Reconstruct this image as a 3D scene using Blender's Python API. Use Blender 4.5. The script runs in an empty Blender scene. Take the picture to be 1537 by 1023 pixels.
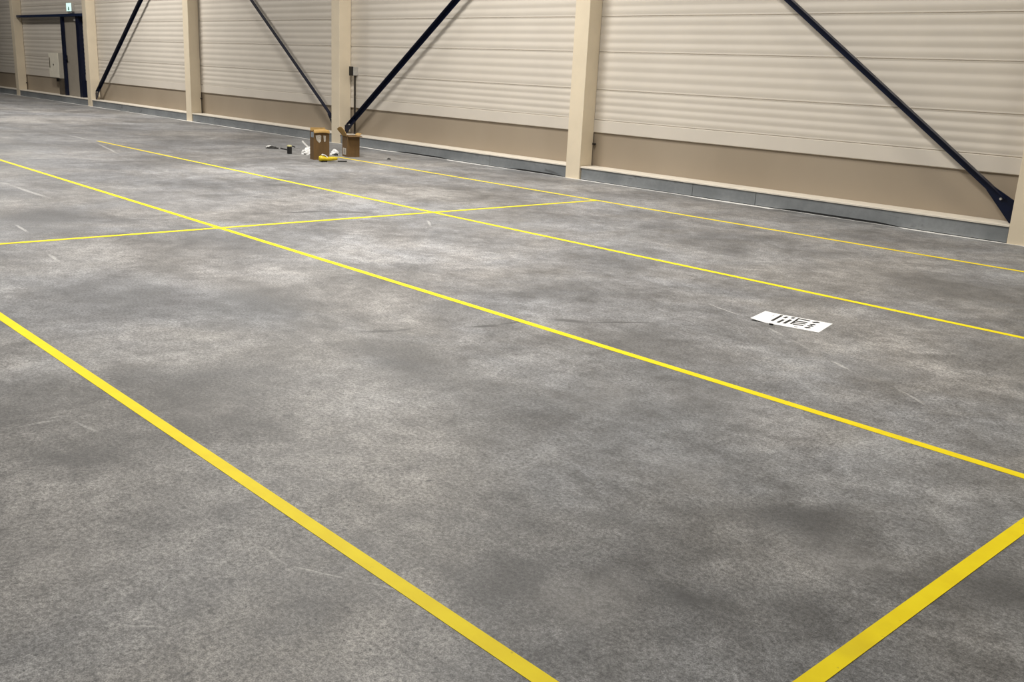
import bpy, math, random
from mathutils import Matrix, Vector

random.seed(7)
SC = bpy.context.scene
COL = SC.collection

# ------------------------------------------------------------------ materials
class NT:
    def __init__(self, name):
        self.m = bpy.data.materials.new(name)
        self.m.use_nodes = True
        self.t = self.m.node_tree
        self.b = self.t.nodes['Principled BSDF']
        self.pos = None

    def n(self, kind, **kw):
        nd = self.t.nodes.new(kind)
        for k, v in kw.items():
            setattr(nd, k, v)
        return nd

    def l(self, a, b):
        self.t.links.new(a, b)

    def P(self):
        if self.pos is None:
            self.pos = self.n('ShaderNodeNewGeometry').outputs['Position']
        return self.pos

    def noise(self, scale, detail=4, rough=.55, dist=0., vec=None, mul=None):
        v = vec if vec is not None else self.P()
        if mul is not None:
            mp = self.n('ShaderNodeVectorMath', operation='MULTIPLY')
            self.l(v, mp.inputs[0])
            mp.inputs[1].default_value = mul
            v = mp.outputs[0]
        nd = self.n('ShaderNodeTexNoise')
        nd.inputs['Scale'].default_value = scale
        nd.inputs['Detail'].default_value = detail
        nd.inputs['Roughness'].default_value = rough
        nd.inputs['Distortion'].default_value = dist
        self.l(v, nd.inputs['Vector'])
        return nd.outputs['Fac']

    def rng(self, x, a, b, c, d, smooth=True):
        nd = self.n('ShaderNodeMapRange')
        if smooth:
            nd.interpolation_type = 'SMOOTHSTEP'
        nd.inputs[1].default_value = a
        nd.inputs[2].default_value = b
        nd.inputs[3].default_value = c
        nd.inputs[4].default_value = d
        self.l(x, nd.inputs[0])
        return nd.outputs[0]

    def math(self, op, a, b=None):
        nd = self.n('ShaderNodeMath', operation=op)
        for i, v in enumerate((a, b)):
            if v is None:
                continue
            if isinstance(v, (int, float)):
                nd.inputs[i].default_value = v
            else:
                self.l(v, nd.inputs[i])
        return nd.outputs[0]

    def mix(self, f, a, b, blend='MIX'):
        nd = self.n('ShaderNodeMix', data_type='RGBA', blend_type=blend)
        for s, v in ((nd.inputs[0], f), (nd.inputs[6], a), (nd.inputs[7], b)):
            if isinstance(v, (int, float)):
                s.default_value = v
            elif isinstance(v, tuple):
                s.default_value = (*v, 1)
            else:
                self.l(v, s)
        return nd.outputs[2]

    def scale_col(self, col, f):
        nd = self.n('ShaderNodeVectorMath', operation='SCALE')
        self.l(col, nd.inputs[0])
        self.l(f, nd.inputs['Scale'])
        return nd.outputs[0]

    def bump(self, h, strength=.2, distance=.01):
        nd = self.n('ShaderNodeBump')
        nd.inputs['Strength'].default_value = strength
        nd.inputs['Distance'].default_value = distance
        self.l(h, nd.inputs['Height'])
        self.l(nd.outputs[0], self.b.inputs['Normal'])


def srgb(r, g, b):
    f = lambda c: (c / 255 / 12.92) if c / 255 <= .04045 else ((c / 255 + .055) / 1.055) ** 2.4
    return (f(r), f(g), f(b))


def simple(name, col, rough=.6, metal=0., var=.12, vscale=9., spec=.5, streak=None, emit=None):
    """painted / plastic / card surface with a little wear noise"""
    q = NT(name)
    d = tuple(c * (1 - var) for c in col)
    e = tuple(min(1, c * (1 + var)) for c in col)
    f = q.noise(vscale, 5, .6, .2, mul=streak)
    c = q.mix(q.rng(f, .3, .7, 0, 1), d, e)
    q.l(c, q.b.inputs['Base Color'])
    q.b.inputs['Roughness'].default_value = rough
    q.b.inputs['Metallic'].default_value = metal
    q.b.inputs['Specular IOR Level'].default_value = spec
    if emit:
        q.b.inputs['Emission Color'].default_value = (*emit[0], 1)
        q.b.inputs['Emission Strength'].default_value = emit[1]
    return q.m


# floor stains, scratches and other marks: (x0, y0, x1, y1, half width, strength)
DARK_MARKS = [
    (-8.11, 4.26, -8.065, 4.68, .05, .6), (-8.07, 4.62, -7.99, 5.07, .05, .9), (-8.0, 5.0, -7.736, 5.44, .05, .9),
    (-12.85, 4.25, -12.90, 4.6, .05, .55), (-12.9, 4.55, -12.93, 4.95, .05, .7), (-12.91, 4.85, -13.0, 5.52, .06, .55),
    (-13.0, 5.45, -13.08, 6.5, .07, .45), (-13.07, 6.4, -13.27, 7.6, .09, .4),
    (-12.885, 4.54, -12.875, 4.69, .03, .95),
    (-4.126, 2.843, -4.03, 3.02, .035, .7), (-4.05, 2.98, -4.035, 3.12, .025, .7),
    (-3.885, 3.37, -3.82, 3.56, .03, .85), (-3.84, 3.52, -3.81, 3.79, .018, .85),
    (-3.77, 3.90, -3.60, 4.02, .055, .7), (-3.63, 3.98, -3.36, 4.40, .016, .95),
    (-9.58, 6.88, -9.22, 7.31, .07, .45), (-9.08, 7.32, -8.87, 7.51, .06, .6),
    (-10.3, 9.5, -9.62, 9.94, .05, .6), (-3.155, 4.925, -3.13, 5.0, .012, .5),  # dark mark by the kick plate gap; dark dash at the paper edge
    (-21.5, 5.3, -20.0, 5.9, .14, .5), (-23.5, 6.2, -22.5, 6.5, .2, .4),
    (-2.39, 1.905, -2.385, 1.925, .007, .9), (-2.05, 2.03, -2.03, 2.045, .008, .8),
    (-1.03, 2.085, -1.01, 2.125, .004, .8), (-1.07, 2.06, -1.05, 2.07, .005, .7),
]
DARK_BLOTS = [
    (-5.2, 2.8, .55, .33, 0.70), (-3.82, 1.75, .35, .3, 0.62), (-3.84, 2.05, .3, .25, 0.46), (-1.32, 1.94, .17, .14, 0.90),
    (-1.42, 2.69, .26, .2, 0.85), (-1.75, 2.25, .14, .1, 0.54), (-.80, 2.70, .22, .2, 0.85), (-1.71, 1.69, .17, .13, 0.65),
    (-3.35, 2.66, .5, .3, 0.54), (-3.98, 1.1, .3, .3, 0.46), (-3.3, 1.08, .2, .22, 0.54), (-2.88, 7.16, .7, .4, 0.54),
    (-2.12, 4.48, .35, .3, 0.46), (-5.56, 2.2, .5, .4, 0.59), (-8.5, 2.62, .8, .5, 0.62), (-3.85, 2.72, .4, .3, 0.43),
    (-4.4, 4.56, .5, .4, 0.34), (-6.9, 3.4, .7, .5, 0.46), (-2.9, 3.9, .5, .3, 0.39), (-1.9, 1.25, .2, .18, 0.46),
    (-1.2, 2.2, .15, .12, 0.46),
]
PALE_MARKS = [
    (-3.58, 5.09, -3.12, 4.96, .012, .5), (-2.96, 4.88, -2.72, 4.75, .012, .45), (-2.73, 4.755, -2.48, 4.62, .008, .3),
    (-2.36, 4.545, -2.19, 4.45, .016, .6), (-11.14, 3.06, -10.98, 3.11, .05, .5), (-10.98, 3.09, -9.69, 3.12, .035, .55),
    (-8.38, 2.38, -7.88, 2.35, .02, .6), (-7.02, 2.19, -6.65, 2.16, .018, .5), (-2.31, 1.247, -2.17, 1.247, .006, .45),
    (-2.172, 1.245, -1.99, 1.346, .005, .6), (-2.0, 1.34, -1.83, 1.432, .005, .35), (-3.68, 1.0, -3.667, 1.15, .012, .35),
    (-3.64, 1.18, -3.43, 1.206, .01, .35), (-2.19, .735, -2.05, .885, .006, .4), (-16.1, 5.87, -13.7, 5.39, .03, .55),
    (-17.6, 5.93, -16.15, 5.93, .03, .7), (-7.14, 5.63, -6.8, 5.42, .02, .55), (-1.93, 4.4, -1.68, 4.21, .014, .35),
    (-3.71, 1.10, -3.69, 1.2, .012, .3),
]
PALE_BLOTS = [
    (-1.525, 1.756, .15, .13, .35), (-1.22, 2.51, .2, .16, .35), (-3.44, 1.6, .3, .2, .28), (-2.56, .72, .3, .2, .2),
    (-2.62, 3.05, .3, .25, .25), (-2.27, 3.55, .4, .3, .25), (-9.3, 4.05, 1.2, .8, .3), (-6.9, 6.1, 1.0, .7, .3),
    (-1.97, 2.69, .25, .2, .25),
]


def concrete():
    q = NT('polished_concrete')
    P = q.P()
    n_big = q.noise(.75, 7, .62, .35)
    n_mid = q.noise(3.6, 8, .68, .5)
    n_mid2 = q.noise(13., 6, .7, .3)
    n_fine = q.noise(75., 4, .7, .2)
    n_grain = q.noise(240., 2, .6)
    hue = q.noise(.5, 4, .6, .5, mul=(1, 1, 1.7))
    base = q.mix(q.rng(hue, .35, .65, 0, 1), (.186, .189, .194), (.212, .204, .193))
    f = q.rng(n_big, .28, .72, .56, 1.42)
    f = q.math('MULTIPLY', f, q.rng(n_mid, .25, .75, .66, 1.34))
    f = q.math('MULTIPLY', f, q.rng(n_mid2, .25, .75, .74, 1.26))
    f = q.math('MULTIPLY', f, q.rng(n_fine, .25, .75, .48, 1.52))
    f = q.math('MULTIPLY', f, q.rng(n_grain, .25, .75, .60, 1.40))
    col = q.scale_col(base, f)
    # pale hair scuffs left by the trowel
    hair = q.noise(9., 3, .5, 1.6)
    ridge = q.math('ABSOLUTE', q.math('SUBTRACT', hair, .5))
    scuff = q.math('MULTIPLY', q.rng(ridge, 0, .012, 1, 0), q.rng(n_mid, .52, .68, 0, .22))
    col = q.mix(scuff, col, (.55, .54, .52))
    # dark pits
    pit = q.noise(46., 2, .5)
    col = q.mix(q.rng(pit, .685, .74, 0, .8), col, (.07, .07, .07))
    pit2 = q.noise(19., 2, .5, .3)
    col = q.mix(q.rng(pit2, .71, .75, 0, .65), col, (.08, .078, .075))
    # wobbled position for stains
    wob = q.n('ShaderNodeTexNoise')
    wob.inputs['Scale'].default_value = 2.6
    wob.inputs['Detail'].default_value = 4
    q.l(P, wob.inputs['Vector'])
    w0 = q.n('ShaderNodeVectorMath', operation='SUBTRACT')
    q.l(wob.outputs['Color'], w0.inputs[0])
    w0.inputs[1].default_value = (.5, .5, .5)

    def wobbled(amount):
        s = q.n('ShaderNodeVectorMath', operation='MULTIPLY_ADD')
        q.l(w0.outputs[0], s.inputs[0])
        s.inputs[1].default_value = (amount, amount, 0)
        q.l(P, s.inputs[2])
        return s.outputs[0]

    def blob(vec, cx, cy, rx, ry, ang, strength, soft):
        mp = q.n('ShaderNodeMapping', vector_type='TEXTURE')
        mp.inputs['Location'].default_value = (cx, cy, 0)
        mp.inputs['Rotation'].default_value = (0, 0, ang)
        mp.inputs['Scale'].default_value = (rx, ry, 1)
        q.l(vec, mp.inputs['Vector'])
        ln = q.n('ShaderNodeVectorMath', operation='LENGTH')
        q.l(mp.outputs[0], ln.inputs[0])
        return q.rng(ln.outputs['Value'], soft, 1., strength, 0)

    def total(items, vec, lines):
        acc = None
        for it in items:
            if lines:
                x0, y0, x1, y1, hw, s = it
                L = math.hypot(x1 - x0, y1 - y0)
                v = blob(vec, (x0 + x1) / 2, (y0 + y1) / 2, L / 2 + hw, hw, math.atan2(y1 - y0, x1 - x0), s, .3)
            else:
                x, y, rx, ry, s = it
                v = blob(vec, x, y, rx * 1.35, ry * 1.35, 0, s, 0.)
            acc = v if acc is None else q.math('MAXIMUM' if lines else 'ADD', acc, v)
        return acc

    vb, vl = wobbled(.55), wobbled(.06)
    tex = q.rng(n_mid2, .3, .7, .62, 1.)
    d = q.math('MULTIPLY', total(DARK_BLOTS, vb, False), tex)
    col = q.mix(d, col, (.05, .05, .05))
    p = q.math('MULTIPLY', total(PALE_BLOTS, vb, False), tex)
    col = q.mix(p, col, (.26, .25, .24))
    p = q.math('MULTIPLY', total(PALE_MARKS, vl, True), q.rng(n_fine, .35, .6, .35, 1))
    col = q.mix(p, col, (.62, .61, .58))
    d = q.math('MULTIPLY', total(DARK_MARKS, vl, True), q.rng(n_fine, .3, .6, .6, 1))
    col = q.mix(d, col, (.05, .05, .05))
    q.l(col, q.b.inputs['Base Color'])
    q.l(q.rng(n_mid, .25, .75, .50, .68), q.b.inputs['Roughness'])
    q.b.inputs['Specular IOR Level'].default_value = .32
    q.b.inputs['Sheen Weight'].default_value = .17
    q.b.inputs['Sheen Roughness'].default_value = .45
    q.b.inputs['Sheen Tint'].default_value = (1, .98, .95, 1)
    q.bump(q.math('ADD', n_fine, q.math('MULTIPLY', n_grain, .5)), .12, .004)
    return q.m


def tape_mat():
    q = NT('yellow_tape')
    a = q.noise(7., 4, .6)
    b = q.noise(1.7, 3, .6)
    c = q.mix(q.rng(a, .3, .7, 0, 1), (.86, .665, .004), (.92, .735, .006))
    c = q.mix(q.rng(b, .58, .74, 0, .35), c, (.56, .42, .02))
    s = q.noise(30., 3, .6)
    c = q.mix(q.rng(s, .68, .75, 0, .5), c, (.35, .27, .04))
    q.l(c, q.b.inputs['Base Color'])
    q.b.inputs['Roughness'].default_value = .6
    q.b.inputs['Specular IOR Level'].default_value = .2
    return q.m


def brown_mat():
    q = NT('taupe_sheet')
    a = q.noise(.8, 3, .5, mul=(1, 1, .6))
    c = q.mix(q.rng(a, .3, .7, 0, 1), (.31, .252, .184), (.345, .283, .21))
    sc = q.noise(5., 5, .7, 1.2, mul=(1, 1, .8))
    m = q.math('MULTIPLY', q.rng(sc, .66, .72, 0, .5), q.rng(q.noise(.35, 2), .5, .6, 0, 1))
    c = q.mix(m, c, (.42, .36, .29))
    q.l(c, q.b.inputs['Base Color'])
    q.b.inputs['Roughness'].default_value = .5
    return q.m


def steel_mat():
    q = NT('galvanized_kickplate')
    a = q.noise(1.3, 5, .6, .4)
    c = q.mix(q.rng(a, .3, .7, 0, 1), (.200, .215, .222), (.300, .315, .322))
    sp = q.noise(22., 3, .6)
    c = q.mix(q.rng(sp, .3, .7, 0, .3), c, (.18, .19, .195))
    dirt = q.noise(1.9, 4, .65, .6, mul=(1, 1, 3))
    c = q.mix(q.rng(dirt, .6, .72, 0, .6), c, (.075, .075, .075))
    q.l(c, q.b.inputs['Base Color'])
    q.b.inputs['Metallic'].default_value = .25
    q.b.inputs['Roughness'].default_value = .42
    return q.m


M = dict(
    floor=concrete(), tape=tape_mat(), taupe=brown_mat(), steel=steel_mat(),
    panel=simple('ribbed_panel_paint', (.635, .580, .500), .45, var=.025, vscale=1.2),
    column=simple('cream_column_paint', (.73, .63, .47), .5, var=.035, vscale=2.5),
    cap=simple('cream_cap', (.74, .68, .58), .45, var=.06, vscale=6),
    seam=simple('dark_seam', (.03, .03, .03), .7),
    navy=simple('navy_steel', (.003, .006, .022), .38, var=.2, spec=.3),
    blue=simple('dark_blue_steel', (.006, .016, .05), .4, var=.2),
    residue=simple('white_sealant', (.80, .79, .75), .7, var=.12, vscale=14),
    white=simple('white_plastic', (.80, .79, .76), .45, var=.05),
    offwhite=simple('cabinet_paint', (.78, .73, .60), .45, var=.04),
    cabshade=simple('cabinet_body_shade', (.40, .37, .31), .45, var=.04),  # darker than the cabinet door: shade of the side put into the colour
    leaf=simple('door_leaf_paint', (.33, .29, .235), .5, var=.04),
    black=simple('black_plastic', (.010, .009, .009), .45),
    darkpipe=simple('dark_conduit', (.022, .017, .011), .5),
    card=simple('cardboard', (.135, .074, .023), .75, var=.10, vscale=16, streak=(1, 1, .3)),
    cardlight=simple('cardboard_inner', (.40, .245, .075), .75, var=.10, vscale=16),
    paper=simple('white_paper', (.88, .88, .87), .6, var=.02),
    ink=simple('black_ink', (.008, .008, .008), .6),
    greyink=simple('grey_ink', (.18, .18, .18), .6),
    label=simple('box_label', (.55, .50, .43), .6, var=.25, vscale=60),
    tapegrey=simple('bluish_tape', (.26, .29, .32), .35, var=.15, vscale=40),
    yellow=simple('yellow_plastic', (.62, .46, .012), .45, var=.15, vscale=22),
    paleyellow=simple('pale_yellow', (.60, .56, .28), .5),
    sign=simple('sign_face', (.62, .86, .80), .4, var=.03, emit=((.72, 1., .93), .75)),
    green=simple('sign_green', (.01, .16, .09), .4),
    grey=simple('grey_housing', (.42, .40, .36), .5),
    duct=simple('brown_duct', (.085, .066, .045), .6),
    shell=simple('hall_shell', (.42, .41, .39), .7, var=.03, vscale=.6),
    darkrub=simple('dark_debris', (.03, .028, .025), .8),
)

# ------------------------------------------------------------------ mesh helpers
class MB:
    def __init__(self):
        self.v, self.f = [], []

    def add(self, verts, faces, mat=None):
        o = len(self.v)
        for p in verts:
            self.v.append(tuple(mat @ Vector(p)) if mat else tuple(p))
        self.f += [tuple(i + o for i in fc) for fc in faces]
        return self

    def box(self, a, b, mat=None):
        x0, y0, z0 = a
        x1, y1, z1 = b
        vs = [(x0, y0, z0), (x1, y0, z0), (x1, y1, z0), (x0, y1, z0), (x0, y0, z1), (x1, y0, z1), (x1, y1, z1), (x0, y1, z1)]
        return self.add(vs, [(3, 2, 1, 0), (4, 5, 6, 7), (0, 1, 5, 4), (1, 2, 6, 5), (2, 3, 7, 6), (3, 0, 4, 7)], mat)

    def prism(self, poly, axis_a, axis_b, ax, a0, a1, org=(0, 0, 0)):
        """poly in the (axis_a, axis_b) plane swept from a0 to a1 along ax"""
        A, B, C, O = Vector(axis_a), Vector(axis_b), Vector(ax), Vector(org)
        n = len(poly)
        vs = [O + A * p + B * r + C * a0 for p, r in poly] + [O + A * p + B * r + C * a1 for p, r in poly]
        fs = [(i, (i + 1) % n, n + (i + 1) % n, n + i) for i in range(n)]
        fs += [tuple(range(n - 1, -1, -1)), tuple(range(n, 2 * n))]
        return self.add(vs, fs)

    def lathe(self, prof, c=(0, 0, 0), seg=24, mat=None):
        n = len(prof)
        vs, fs = [], []
        for i in range(seg):
            t = 2 * math.pi * i / seg
            vs += [(c[0] + r * math.cos(t), c[1] + r * math.sin(t), c[2] + z) for r, z in prof]
        for i in range(seg):
            j = (i + 1) % seg
            fs += [(i * n + k, j * n + k, j * n + k + 1, i * n + k + 1) for k in range(n - 1)]
        return self.add(vs, fs, mat)

    def tube(self, pts, r, seg=10):
        pts = [Vector(p) for p in pts]
        rs = r if isinstance(r, (list, tuple)) else [r] * len(pts)
        vs, fs = [], []
        for i, p in enumerate(pts):
            d = (pts[min(i + 1, len(pts) - 1)] - pts[max(i - 1, 0)]).normalized()
            u = d.cross(Vector((0, 0, 1)))
            u = u.normalized() if u.length > 1e-4 else Vector((1, 0, 0))
            w = d.cross(u)
            vs += [p + (u * math.cos(2 * math.pi * k / seg) + w * math.sin(2 * math.pi * k / seg)) * rs[i] for k in range(seg)]
        for i in range(len(pts) - 1):
            fs += [(i * seg + k, i * seg + (k + 1) % seg, (i + 1) * seg + (k + 1) % seg, (i + 1) * seg + k) for k in range(seg)]
        fs += [tuple(range(seg - 1, -1, -1)), tuple((len(pts) - 1) * seg + k for k in range(seg))]
        return self.add(vs, fs)

    def build(self, name, mat, parent=None, bevel=0., smooth=False, local=None):
        """verts are in world space, or in the parent's space when parent is given"""
        me = bpy.data.meshes.new(name)
        me.from_pydata(self.v, [], self.f)
        import bmesh
        bm = bmesh.new()
        bm.from_mesh(me)
        bmesh.ops.recalc_face_normals(bm, faces=bm.faces)
        bm.to_mesh(me)
        bm.free()
        me.materials.append(mat)
        if smooth:
            for p in me.polygons:
                p.use_smooth = True
        o = bpy.data.objects.new(name, me)
        COL.objects.link(o)
        if parent:
            o.parent = parent
        if bevel:
            b = o.modifiers.new('bevel', 'BEVEL')
            b.width = bevel
            b.segments = 2
            b.limit_method = 'ANGLE'
        return o


def tag(o, label=None, cat=None, group=None, kind=None):
    for k, v in (('label', label), ('category', cat), ('group', group), ('kind', kind)):
        if v:
            o[k] = v
    return o


def empty(name, loc=(0, 0, 0), rz=0.):
    o = bpy.data.objects.new(name, None)
    COL.objects.link(o)
    o.location = loc
    o.rotation_euler = (0, 0, rz)
    o.empty_display_size = .1
    return o


# ------------------------------------------------------------------ the hall shell
YC, YW, CW, BAY, X0 = 9.952, 10.207, .264, 6.0, -3.503
COLX = [X0 - BAY * k for k in range(7)]          # left faces of the columns
XL, XR, YB, ZT = -46., 9., -14., 8.

tag(MB().box((XL, YB, -.2), (XR, YW + .3, 0)).build('floor', M['floor']), kind='structure')
tag(MB().box((XL, YB, ZT), (XR, YW + .3, ZT + .2)).build('ceiling', M['shell']), kind='structure')
tag(MB().box((XL - .2, YB, 0), (XL, YW + .3, ZT)).build('wall_left', M['shell']), kind='structure')
tag(MB().box((XR, YB, 0), (XR + .2, YW + .3, ZT)).build('wall_right', M['shell']), kind='structure')
tag(MB().box((XL, YB - .2, 0), (XR, YB, ZT)).build('wall_front', M['shell']), kind='structure')

# ribbed sandwich panels: a profile in (y, z) swept along the wall
joints = [.814, 1.219, 1.715, 2.174]
while joints[-1] < ZT - .5:
    joints.append(joints[-1] + .478)
prof = [(YW - .004, .643), (YW - .012, .650), (YW - .012, .806)]
for i, z0 in enumerate(joints):
    z1 = joints[i + 1] if i + 1 < len(joints) else ZT
    prof += [(YW - .006, z0 - .004), (YW + .004, z0 - .003), (YW + .004, z0 + .002), (YW - .004, z0 + .005)]
    nr = 4
    p = (z1 - z0 - .02) / nr
    for k in range(nr):
        for a in range(10):
            t = (k + a / 10) * p
            yy = YW - .006 * (.5 - .5 * math.cos(2 * math.pi * a / 10)) ** .8 - .002
            if 0 < t:
                prof.append((yy, z0 + .01 + t))
prof.append((YW, ZT))
poly = prof + [(YW + .3, ZT), (YW + .3, .643)]
wall = MB().prism(poly, (0, 1, 0), (0, 0, 1), (1, 0, 0), XL, XR).build('wall_back', M['panel'])
tag(wall, kind='structure')
MB().box((XL, YW + .014, 0), (XR, YW + .3, .643)).build('lower_panel', M['taupe'], wall)

# columns
lab = [
    'cream square column at the right edge of the photo, foot of the rightmost brace',
    'cream square column right of centre, with no brace or object at its foot',
    'cream square column with the cardboard boxes at its foot',
    'cream square column with a shaded brown side, second to the left of the cardboard boxes, no brace at its foot',
    'cream square column right beside the navy door frame',
    'cream square column at the far left, left of the white wall cabinet',
]
lab[3] = 'cream square column with a dark shaded side, standing between the door and the cardboard boxes'
for k in range(6):
    x = COLX[k]
    c = empty('column', (x + CW / 2, YC, 0))
    tag(c, lab[k], 'column', 'cream columns along the wall', 'thing')
    MB().box((-CW / 2, 0, 0), (CW / 2, YW - YC - .0125, ZT)).build('shaft', M['column'], c, bevel=.006)
    # small dark fixing bolt in the corner between column and lower panel
    if k in (1, 3, 5):
        zb = {1: .485, 3: .507, 5: .40}[k]
        b = MB()
        b.tube([(CW / 2 + .045, YW - YC - .013, zb), (CW / 2 + .045, YW - YC - .05, zb)], .014, 10)
        b.box((CW / 2 - .002, YW - YC - .025, zb - .012), (CW / 2 + .05, YW - YC - .013, zb + .012))
        b.build('fixing_bolt', M['black'], c)

# kick plates and caps between the columns
SEAMS = {0: [], 1: [-6.39, -7.31], 2: [-11.13], 3: [-18.41], 4: [-24.4], 5: [-30.6], 6: []}
GAPS = {2: [(-13.5, -12.1), (-10.7, -9.55)], 1: [(-6.1, -4.6)]}
for k in range(7):
    xa = COLX[k] + CW if k < 7 else XL
    xb = COLX[k - 1] if k > 0 else XR
    if k == 6:
        xa = XL
    xa, xb = xa + .022, xb - .008
    b = MB()
    cuts = [xa] + sorted(SEAMS[k]) + [xb]
    for i in range(len(cuts) - 1):
        l = cuts[i] + (.003 if i else 0)
        r = cuts[i + 1] - (.003 if i < len(cuts) - 2 else 0)
        low = [(l, .008)]
        for g0, g1 in GAPS.get(k, []):
            if l < g0 and g1 <= r:
                low += [(g0, .008), (g0 + .25, .024), (g1 - .25, .024), (g1, .008)]
        low += [(r, .008)]
        b.prism([p for i2, p in enumerate(low) if i2 == 0 or p[0] > low[i2 - 1][0]] + [(r, .160), (l, .160)], (1, 0, 0), (0, 0, 1), (0, 1, 0), YC + .02, YC + .026)
    bo = b.build('baseboard_back', M['steel'])
    tag(bo, kind='structure')
    s = MB().box((xa + .004, YC + .028, .0), (xb - .004, YW + .01, .155)).build('backing', M['seam'], bo)
    cp = MB()
    cp.prism([(YC + .008, .160), (YC + .008, .176), (YC + .016, .180), (YW + .0135, .186), (YW + .0135, .160)],
             (0, 1, 0), (0, 0, 1), (1, 0, 0), xa - .014, xb + .004)
    cp.build('cap', M['cap'], bo)

# white sealant residue along the foot of the wall
t = MB()
x = COLX[5] - 8
N = 0
while x < 2.5:
    gap = any(a < x < c_ for gs in GAPS.values() for a, c_ in gs)
    w = (.006 if gap else .026) + (.0 if gap else 1) * .045 * max(0, math.sin(x * 1.7) * math.sin(x * .83 + 1) + .35) + random.random() * .012
    y1 = YC + .018 - (.012 if random.random() < .15 else 0)
    t.v += [(x, y1 - w, .0012), (x, y1, .0018), (x, y1, 0.0), (x, y1 - w, 0.0)]
    if N:
        o = (N - 1) * 4
        t.f += [(o, o + 4, o + 5, o + 1), (o + 3, o, o + 4, o + 7), (o + 2, o + 3, o + 7, o + 6), (o + 1, o + 5, o + 6, o + 2)]
    N += 1
    x += .09
tag(t.build('trim_1', M['residue']), kind='structure')

# ------------------------------------------------------------------ braces (steel angles)
def brace(xbot, zbot, slope, going_right, zend, label, column_x, right_end=False):
    s = 1 if going_right else -1
    tdir = Vector((s, 0, slope)).normalized()
    n = Vector((-s * slope, 0, 1)).normalized()
    c = empty('diagonal_brace', (xbot, YC + .105, zbot))
    tag(c, label, 'brace', 'navy diagonal wall braces')
    L = (zend - zbot) / tdir.z
    h, th = .036, .007
    sec = [(h, .036), (-h, .036), (-h, .036 - th), (h - th, .036 - th), (h - th, -.036), (h, -.036)]
    MB().prism(sec, n, (0, 1, 0), tdir, .10, L).build('steel_angle', M['navy'], c)
    # gusset plate and bolt that tie the angle to the column foot
    g = MB()
    ex = column_x - xbot
    pl = [(0, 0), (tdir.x * .30 + n.x * .034, tdir.z * .30 + n.z * .034), (tdir.x * .30 - n.x * .034, tdir.z * .30 - n.z * .034),
          (ex - s * .0 + s * .05, .184 - zbot), (ex, .184 - zbot), (ex, .03)]
    pl[0] = (ex, .05)
    g.prism([pl[0], pl[1], pl[2], pl[3], pl[4]], (1, 0, 0), (0, 0, 1), (0, 1, 0), .010, .024)
    g.build('gusset_plate', M['navy'], c)
    bp_ = tdir * .13
    b = MB().tube([(bp_.x, .030, bp_.z), (bp_.x, -.012, bp_.z)], .012, 8)
    b.build('bolt', M['grey'], c)
    return c


BR = [
    (-3.56, .335, .716, False, 'navy diagonal brace in the rightmost bay, running down to the column at the photo edge', COLX[0]),
    (-15.18, .275, .712, True, 'navy diagonal brace rising rightwards from the column beside the cardboard boxes', COLX[2] + CW),
    (-15.55, .345, .714, False, 'thin navy diagonal brace coming down from the left towards the column with the boxes', COLX[2]),
    (-27.17, .31, .729, True, 'navy diagonal brace rising rightwards from the column beside the navy door frame', COLX[4] + CW),
]
for xb, zb, sl, gr, lb, cx in BR:
    brace(xb, zb, sl, gr, 4.2, lb, cx)

# ------------------------------------------------------------------ floor tape
TW = .05
def tape(name_label, x0, y0, x1, y1, lift=0.):
    d = Vector((x1 - x0, y1 - y0, 0)).normalized()
    w = Vector((-d.y, d.x, 0)) * TW / 2
    b = MB()
    n = max(2, int(math.hypot(x1 - x0, y1 - y0) / .5))
    for i in range(n + 1):
        p = Vector((x0, y0, 0)).lerp(Vector((x1, y1, 0)), i / n)
        q = .0006 * random.uniform(-1, 1)
        off = Vector((-d.y, d.x, 0)) * q
        for sgn, z in ((-1, 0), (-1, .0012 + lift), (1, .0012 + lift), (1, 0)):
            b.v.append(tuple(p + off + w * sgn + Vector((0, 0, z))))
        if i:
            o = (i - 1) * 4
            b.f += [(o, o + 4, o + 5, o + 1), (o + 1, o + 5, o + 6, o + 2), (o + 2, o + 6, o + 7, o + 3), (o + 3, o + 7, o + 4, o)]
    b.f += [(0, 1, 2, 3), (n * 4 + 3, n * 4 + 2, n * 4 + 1, n * 4)]
    o = b.build('floor_tape', M['tape'])
    return tag(o, name_label, 'tape', 'yellow floor tape lines')


tape('yellow floor tape nearest the camera, running from the left edge to the bottom edge', -7.6, 1.426, 1.2, 1.426)
tape('yellow floor tape through the middle of the floor, below the white paper sheet', -15.5, 3.742, 1.2, 3.714)
tape('yellow floor tape passing just behind the white paper sheet', -16.2, 5.975, 1.2, 6.02)
tape('thin yellow floor tape closest to the wall, starting near the cardboard boxes', -12.9, 8.40, 1.2, 8.44)
tape('yellow floor tape crossing the others in the left half, pointing at the wall', -7.507, .9, -7.5, 8.42, .0006)
tape('short wide yellow floor tape in the bottom right corner', -.931, .9, -.931, 8.45, .0006)

# ------------------------------------------------------------------ paper sheet
pc = [Vector((-3.171, 5.206, 0)), Vector((-3.100, 4.930, 0)), Vector((-2.695, 5.023, 0)), Vector((-2.761, 5.299, 0))]
def pp(u, v, z):
    a = pc[1].lerp(pc[2], u)
    b = pc[0].lerp(pc[3], u)
    p = a.lerp(b, v)
    return (p.x, p.y, z)

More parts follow.
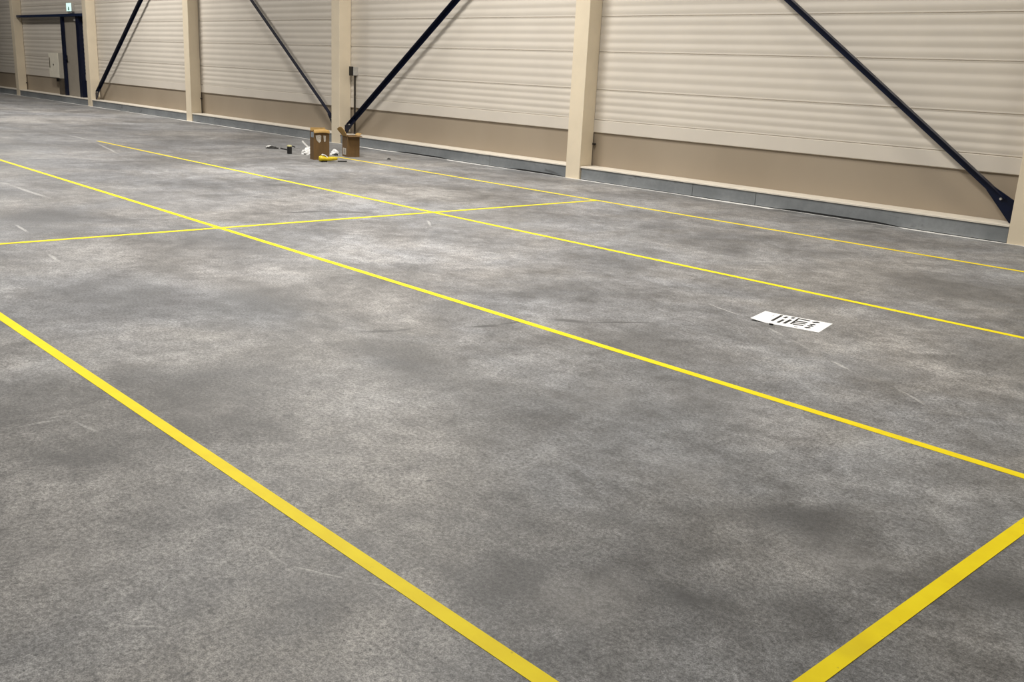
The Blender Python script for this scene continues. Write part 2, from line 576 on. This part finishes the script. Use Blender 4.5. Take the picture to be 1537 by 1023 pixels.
root = empty('paper_sheet', (-2.93, 5.115, 0))
tag(root, 'white printed paper sheet lying on the concrete floor', 'paper')
b = MB()
us = [0, .06, .12, .18, .235, .25, .27, .4, .6, .8, 1.]
for k, z0 in enumerate((.0015, .0004)):
    for u in us:
        lift = .012 * max(0, (.25 - u) / .25) ** 1.3
        for v in (0, .5, 1):
            x, y, z = pp(u, v, z0 + lift * (1 - .6 * v))
            b.v.append((x + 2.93, y - 5.115, z))
m = len(us)
for k in (0, 1):
    o = k * m * 3
    for i in range(m - 1):
        for j in range(2):
            b.f.append((o + i * 3 + j, o + (i + 1) * 3 + j, o + (i + 1) * 3 + j + 1, o + i * 3 + j + 1))
e = m * 3
for i in range(m - 1):
    for j in (0, 2):
        b.f.append((i * 3 + j, (i + 1) * 3 + j, e + (i + 1) * 3 + j, e + i * 3 + j))
for i in (0, m - 1):
    for j in (0, 1):
        b.f.append((i * 3 + j, i * 3 + j + 1, e + i * 3 + j + 1, e + i * 3 + j))
b.build('sheet', M['paper'], root)

def stroke(mb, a, c, w, z0=.0006, z1=.0030):
    a, c = Vector((a[0] + 2.93, a[1] - 5.115, 0)), Vector((c[0] + 2.93, c[1] - 5.115, 0))
    d = (c - a).normalized()
    s = Vector((-d.y, d.x, 0)) * w / 2
    lo, hi = Vector((0, 0, z0)), Vector((0, 0, z1))
    vs = [a - s + lo, c - s + lo, c + s + lo, a + s + lo, a - s + hi, c - s + hi, c + s + hi, a + s + hi]
    mb.add(vs, [(3, 2, 1, 0), (4, 5, 6, 7), (0, 1, 5, 4), (1, 2, 6, 5), (2, 3, 7, 6), (3, 0, 4, 7)])

ink = MB()
for a, c, w in [
    ((-3.011, 5.028), (-3.054, 5.207), .016), ((-2.967, 5.022), (-2.986, 5.117), .016), ((-3.007, 5.160), (-3.014, 5.205), .016),
    ((-2.933, 5.034), (-2.959, 5.153), .017), ((-2.976, 5.194), (-2.979, 5.226), .018), ((-2.902, 5.060), (-2.951, 5.236), .011),
    ((-2.944, 5.223), (-2.876, 5.234), .021), ((-2.925, 5.150), (-2.862, 5.180), .019), ((-2.910, 5.105), (-2.850, 5.140), .019),
    ((-2.893, 5.068), (-2.836, 5.090), .021), ((-2.846, 5.216), (-2.826, 5.252), .024), ((-2.826, 5.152), (-2.810, 5.180), .022),
    ((-2.814, 5.106), (-2.799, 5.134), .022), ((-2.801, 5.052), (-2.786, 5.080), .022),
]:
    stroke(ink, a, c, w)
tag(ink.build('printed_text', M['ink'], root), 'black printed text')
gk = MB()
stroke(gk, (-2.855, 5.021), (-2.837, 5.027), .010)
gk.build('faint_print', M['greyink'], root)
gk = MB()
stroke(gk, (-3.047, 5.010), (-3.086, 5.175), .004, .0008, .0030)
gk.build('crease', M['greyink'], root)
tb = MB()
tb.box((-.075, -.172, .001), (-.052, -.161, .008), Matrix.Rotation(.2, 4, 'Z'))
tb.build('black_tab', M['black'], root)  # small black block at the near edge, by the crease

# ------------------------------------------------------------------ door, cabinet, sign at the far left
d = empty('door_1', (-28.96, YW, .19))
tag(d, kind='structure')
MB().box((-.55, -.045, 0), (.54, .02, 2.13)).build('door_leaf', M['leaf'], d, bevel=.004)
MB().box((.515, -.055, 0), (.54, -.044, 2.13)).build('hinge_strip', M['white'], d)
h = MB()
h.box((-.49, -.055, .90), (-.45, -.045, 1.10))
h.tube([(-.47, -.05, 1.0), (-.47, -.10, 1.0)], .011, 8)
h.tube([(-.47, -.098, 1.0), (-.36, -.098, 1.0)], .011, 8)
h.build('door_handle', M['black'], d)
MB().box((.35, -.10, 2.02), (.53, -.045, 2.09)).build('door_closer', M['grey'], d)
MB().box((-.64, -.116, -.005), (-.52, .01, 2.14)).build('frame_post', M['navy'], d)
MB().box((.53, -.116, -.005), (.74, .01, 2.14)).build('frame_post', M['navy'], d)

bm_ = MB().box((COLX[5] + CW + .005, YW - .165, 2.325), (COLX[4] - .005, YW - .05, 2.392)).build('crossbeam', M['blue'])
tag(bm_, 'dark blue horizontal steel beam above the door between two cream columns', 'beam', kind='thing')

cb = empty('wall_cabinet', (-30.26, YW - .012, .64))
tag(cb, 'off-white metal wall cabinet left of the navy door frame', 'cabinet')
MB().box((-.40, -.135, 0), (.40, .012, .71)).build('body', M['cabshade'], cb, bevel=.006)
dr = MB().box((-.385, -.148, .015), (.385, -.134, .695)).build('cabinet_door', M['offwhite'], cb, bevel=.004)
MB().box((-.345, -.152, .28), (-.285, -.146, .56)).build('vent_slot', M['duct'], dr)
MB().tube([(.0, -.146, .37), (.0, -.160, .37)], .022, 12).build('lock', M['black'], dr)
dc = MB().box((.18, -.09, -.455), (.40, .012, 0)).build('cable_duct', M['duct'], cb)
MB().tube([(-.02, -.05, -.10), (-.02, -.05, 0)], .04, 12).build('cable_gland', M['black'], cb)

es = empty('exit_sign', (-28.945, YW - .01, 2.452))
tag(es, 'small lit exit sign box with white and green face above the door', 'sign')
MB().box((-.185, -.07, 0), (.185, .01, .235)).build('housing', M['grey'], es, bevel=.006)
sf = MB().box((-.180, -.079, .012), (.180, -.069, .228)).build('lit_face', M['sign'], es)
pic = MB()
pic.prism([(-.03, .13), (.03, .13), (.03, .075), (.065, .075), (0, .02), (-.065, .075), (-.03, .075)], (1, 0, 0), (0, 0, 1), (0, 1, 0), -.0815, -.0785)
pic.build('pictogram', M['green'], sf)
MB().box((.02, -.06, -.03), (.15, 0, 0)).build('bracket', M['grey'], es)

# socket box on a conduit beside the middle column
so = empty('wall_socket', (-15.075, YW - .004, .18))
tag(so, 'wall socket box on a dark conduit beside the middle column', 'socket')
MB().box((-.06, -.10, 1.03), (.055, .004, 1.18)).build('box', M['grey'], so, bevel=.006)
MB().box((-.062, -.118, 1.025), (.050, -.099, 1.185)).build('socket_cover', M['black'], so, bevel=.004)
MB().tube([(.005, -.035, .0), (.005, -.035, 1.035)], .017, 12).build('conduit', M['darkpipe'], so, smooth=False)

# ------------------------------------------------------------------ cardboard boxes
def carton(loc, ang, w, dpt, h, th=.006):
    """local x = along the front face, local y = depth behind it, z up; front face at y=0"""
    r = empty('cardboard_box', loc, ang)
    b = MB()
    b.box((0, 0, 0), (w, th, h)).box((0, dpt - th, 0), (w, dpt, h)).box((0, th, 0), (th, dpt - th, h)).box((w - th, th, 0), (w, dpt - th, h))
    b.box((th, th, 0), (w - th, dpt - th, th))
    b.build('body', M['card'], r)
    return r


def strip_surface(rows, th, name, mat, parent):
    """sheet of a given thickness through rows of points"""
    b = MB()
    n, m = len(rows), len(rows[0])
    for off in (0, 1):
        for i in range(n):
            for j in range(m):
                p = Vector(rows[i][j])
                a = Vector(rows[min(i + 1, n - 1)][j]) - Vector(rows[max(i - 1, 0)][j])
                c = Vector(rows[i][min(j + 1, m - 1)]) - Vector(rows[i][max(j - 1, 0)])
                b.v.append(tuple(p + a.cross(c).normalized() * th * (off - .5)))
    e = n * m
    for k in (0, 1):
        for i in range(n - 1):
            for j in range(m - 1):
                q = k * e + i * m + j
                b.f.append((q, q + 1, q + m + 1, q + m))
    for i in range(n - 1):
        for j in (0, m - 1):
            q = i * m + j
            b.f.append((q, q + m, q + m + e, q + e))
    for j in range(m - 1):
        for i in (0, n - 1):
            q = i * m + j
            b.f.append((q, q + 1, q + 1 + e, q + e))
    return b.build(name, mat, parent)


a1 = math.atan2(.237, .053)
bx1 = carton((-12.592, 7.776, 0), a1, .243, .16, .40)
tag(bx1, 'brown cardboard box standing nearer to the camera, with torn white tape on its front', 'box', 'cardboard boxes by the column')
# bulging front flap folded over the top edge, overhanging the front
rows = []
for i in range(9):
    t_ = i / 8
    a_ = 2.5 * t_
    rows.append([(.002 + .239 * j / 8, .045 - .085 * math.sin(a_ * .62) * (.75 + .25 * math.sin(math.pi * j / 8)),
                  .405 + .040 * math.sin(.35 + a_) + .014 * math.sin(math.pi * j / 8) - .03 * t_) for j in range(9)])
strip_surface(rows, .005, 'top_flap', M['cardlight'], bx1)
strip_surface([[(.0, .03 + .12 * j / 4, .40 + .02 * i) for j in range(5)] for i in range(2)], .005, 'side_flap', M['card'], bx1)
strip_surface([[(.006 + .231 * j / 4, .155 + .004 * i, .40 + .03 * i) for j in range(5)] for i in range(3)], .005, 'rear_flap', M['cardlight'], bx1)
tt = MB()
tt.prism([(.03, .352), (.10, .365), (.118, .35), (.112, .27), (.085, .248), (.045, .29)], (1, 0, 0), (0, 0, 1), (0, 1, 0), -.0022, -.0002)
tt.prism([(.150, .355), (.188, .352), (.185, .27), (.162, .262)], (1, 0, 0), (0, 0, 1), (0, 1, 0), -.0022, -.0002)
tag(tt.build('torn_tape', M['label'], bx1), 'torn whitish packing tape')
MB().box((-.002, -.002, .325), (.0, .11, .405)).build('tape_patch', M['tapegrey'], bx1)

a2 = math.atan2(.194, .045)
bx2 = carton((-12.856, 8.543, 0), a2, .20, .225, .325)
tag(bx2, 'open brown cardboard box against the column, with a white label and flaps folded out', 'box', 'cardboard boxes by the column')
# front flap folded outwards, level with the rim
strip_surface([[(-.002 + .225 * j / 4, -.07 * i / 2, .327 - .012 * i / 2) for j in range(5)] for i in range(3)], .006, 'front_flap', M['card'], bx2)
# left flap standing up and leaning out, rounded top edge
rows = []
for i in range(6):
    t_ = i / 5
    rows.append([(-.004 - .085 * t_ * (.25 + .75 * j / 10), .222 * j / 10, .318 + t_ * (.03 + .105 * math.sin(math.pi * (.06 + .72 * j / 10)))) for j in range(11)])
strip_surface(rows, .006, 'side_flap', M['cardlight'], bx2)
strip_surface([[(.20 + .04 * i / 2, .02 + .19 * j / 4, .325 + .035 * i / 2) for j in range(5)] for i in range(3)], .006, 'right_flap', M['cardlight'], bx2)
lb2 = MB().box((-.0018, .06, .03), (-.0002, .19, .13)).build('paper_label', M['label'], bx2)
MB().box((-.0030, .09, .04), (-.0016, .10, .12)).box((-.0030, .115, .04), (-.0016, .145, .12)).box((-.0030, .16, .04), (-.0016, .165, .12)).build('label_print', M['greyink'], lb2)

# ------------------------------------------------------------------ small things around the boxes
# black canister with a pale yellow cap
bc = empty('canister', (-13.545, 7.93, 0), .9)
tag(bc, 'small black canister with a pale yellow cap standing on the floor left of the boxes', 'canister')
MB().lathe([(0, 0), (.034, 0), (.037, .004), (.037, .108), (.034, .112), (0, .112)]).build('body', M['black'], bc, smooth=False)
MB().lathe([(0, .112), (.037, .112), (.039, .118), (.036, .130), (.02, .136), (0, .137)]).build('cap', M['paleyellow'], bc)
MB().tube([(.02, 0, .125), (.06, .015, .115), (.085, .025, .103)], .008, 8).build('lever', M['black'], bc)

# dark rod lying behind the canister
rd = MB().tube([(-14.40, 8.27, .010), (-14.10, 8.22, .010)], .010, 8).build('rod', M['darkrub'])
tag(rd, 'short dark rod lying on the floor left of the black canister', 'rod')

def crumple(name, c, sx, sy, sz, mat, seed, seg=14, rings=8, jag=.28):
    rnd = random.Random(seed)
    b = MB()
    for i in range(rings + 1):
        ph = math.pi / 2 * i / rings
        for k in range(seg):
            th = 2 * math.pi * k / seg
            rr = 1 + rnd.uniform(-jag, jag)
            zz = max(.0, sz * math.sin(ph) * (1 + rnd.uniform(-jag, jag) * (i > 0)))
            b.v.append((c[0] + sx * math.cos(ph) * math.cos(th) * rr, c[1] + sy * math.cos(ph) * math.sin(th) * rr, c[2] + zz))
    for i in range(rings):
        for k in range(seg):
            b.f.append((i * seg + k, i * seg + (k + 1) % seg, (i + 1) * seg + (k + 1) % seg, (i + 1) * seg + k))
    b.f.append(tuple(range(seg - 1, -1, -1)))
    return b

cr = crumple('debris', (0, 0, 0), .10, .055, .035, None, 3)
o = cr.build('debris', M['darkrub'])
o.location = (-14.47, 8.15, 0)
o.rotation_euler = (0, 0, .9)
tag(o, 'small dark scrap on the floor, farthest left of the clutter by the boxes', 'scrap')
o2 = crumple('chip', (0, 0, .0), .05, .03, .03, None, 5).build('pale_piece', M['residue'], o)
o2.location = (-.055, .045, .01)

# white crumpled wrap with a strip standing up
wr = empty('plastic_wrap', (-13.42, 8.20, 0), .95)
tag(wr, 'crumpled white plastic wrap on the floor behind the left cardboard box', 'plastic')
crumple('w', (0, 0, 0), .10, .08, .105, None, 11, 16, 8, .2).build('crumpled_heap', M['white'], wr)
strip_surface([[(-.10 + .13 * i / 4, -.015 + .02 * j, .205 - .125 * (i / 4) ** .8) for j in range(3)] for i in range(5)], .02, 'folded_strip', M['white'], wr)
w2 = crumple('w2', (0, 0, 0), .075, .06, .075, None, 21, 14, 7, .22).build('plastic_scrap', M['white'])
w2.location = (-13.30, 8.60, 0)
tag(w2, 'white plastic scrap on the floor between the two cardboard boxes', 'plastic')
w3 = crumple('w3', (0, 0, 0), .05, .03, .03, None, 31, 12, 5).build('black_scrap', M['darkrub'])
w3.location = (-13.15, 8.52, 0)
tag(w3, 'tiny black scrap beside the white scrap between the two boxes', 'scrap')

# yellow tool bag / wrapped tool in front of the boxes
yt = empty('yellow_tool', (-12.27, 7.83, 0), math.atan2(.267, .063))
tag(yt, 'yellow hand tool with a white piece on top, lying before the left box', 'tool')
y = MB()
sec = []
for i, (xx, ry, rz, zc) in enumerate([(-.148, .018, .020, .045), (-.142, .036, .036, .045), (-.115, .045, .044, .048), (-.075, .042, .040, .045),
                                      (-.03, .034, .032, .042), (.04, .032, .030, .045), (.10, .030, .028, .048), (.128, .024, .022, .048), (.132, .012, .012, .048)]):
    for k in range(14):
        th = 2 * math.pi * k / 14
        y.v.append((xx, ry * math.cos(th), max(.004, zc + rz * math.sin(th))))
for i in range(8):
    for k in range(14):
        y.f.append((i * 14 + k, i * 14 + (k + 1) % 14, (i + 1) * 14 + (k + 1) % 14, (i + 1) * 14 + k))
y.f += [tuple(range(13, -1, -1)), tuple(8 * 14 + k for k in range(14))]
y.build('body', M['yellow'], yt, smooth=True)
strip_surface([[(-.105 + .085 * i / 4, -.024 + .022 * j, .100 - .03 * (i / 4) ** 2 + .008 * math.sin(i)) for j in range(3)] for i in range(5)], .014, 'white_piece', M['white'], yt)
MB().box((-.12, -.05, 0), (-.04, .03, .014)).build('foot', M['black'], yt)
bs = MB().tube([(-12.235, 7.965, .009), (-12.20, 8.095, .009)], .009, 8).build('black_stick', M['black'])
tag(bs, 'short black stick on the floor at the right end of the yellow tool', 'stick')
ds = crumple('d', (0, 0, 0), .035, .028, .02, None, 41, 10, 4).build('black_lump', M['darkrub'])
ds.location = (-12.374, 8.987, 0)
tag(ds, 'small black lump alone on the floor right of the open cardboard box', 'scrap')

# ------------------------------------------------------------------ lamps of the hall and two added fill lamps
def lamp(x, y, z, sx, sy, power, col=(1., .93, .82), rz=0.):
    l = bpy.data.lights.new('hall_and_fill_lamp', 'AREA')
    l.shape = 'RECTANGLE'
    l.size, l.size_y = sx, sy
    l.energy = power
    l.color = col
    l.spread = math.radians(155)
    o = bpy.data.objects.new('hall_and_fill_lamp', l)
    COL.objects.link(o)
    o.location = (x, y, z)
    o.rotation_euler = (0, 0, rz)
    return o


for x, y, p in [(-32, 6.5, 140), (-23, 6.5, 600), (-11, 6.5, 460), (0.5, 7, 150), (-6, 4.2, 500), (-16, -2, 420)]:  # last two are added fill for the near floor and column fronts
    lamp(x, y, 6.8, 2.2, .8, p, (1., .97, .93) if x < -1 else (1., .93, .78))

# ------------------------------------------------------------------ world, camera, colour management
w = bpy.data.worlds.new('hall_air')
SC.world = w
w.use_nodes = True
w.node_tree.nodes['Background'].inputs[0].default_value = (1, .96, .9, 1)
w.node_tree.nodes['Background'].inputs[1].default_value = 0.0

cam = bpy.data.cameras.new('camera')
co = bpy.data.objects.new('camera', cam)
COL.objects.link(co)
r = Vector((0.6798, 0.7313, 0.0484)); u = Vector((-0.2264, 0.1459, 0.9630)); f = Vector((-0.6972, 0.6660, -0.2648))
f.normalize(); r = (r - f * r.dot(f)).normalized(); u = r.cross(f)
co.matrix_world = Matrix(((r.x, u.x, -f.x, 0), (r.y, u.y, -f.y, 0), (r.z, u.z, -f.z, 1.346), (0, 0, 0, 1)))
cam.sensor_fit = 'HORIZONTAL'
cam.sensor_width = 36
cam.lens = 33.9067
cam.clip_end = 200
SC.camera = co
SC.view_settings.view_transform = 'Standard'
SC.view_settings.look = 'None'
SC.view_settings.gamma = 1
SC.view_settings.use_curve_mapping = False
SC.view_settings.exposure = 0.0
SC.cycles.diffuse_bounces = 4
SC.cycles.max_bounces = 8
SC.cycles.use_denoising = True
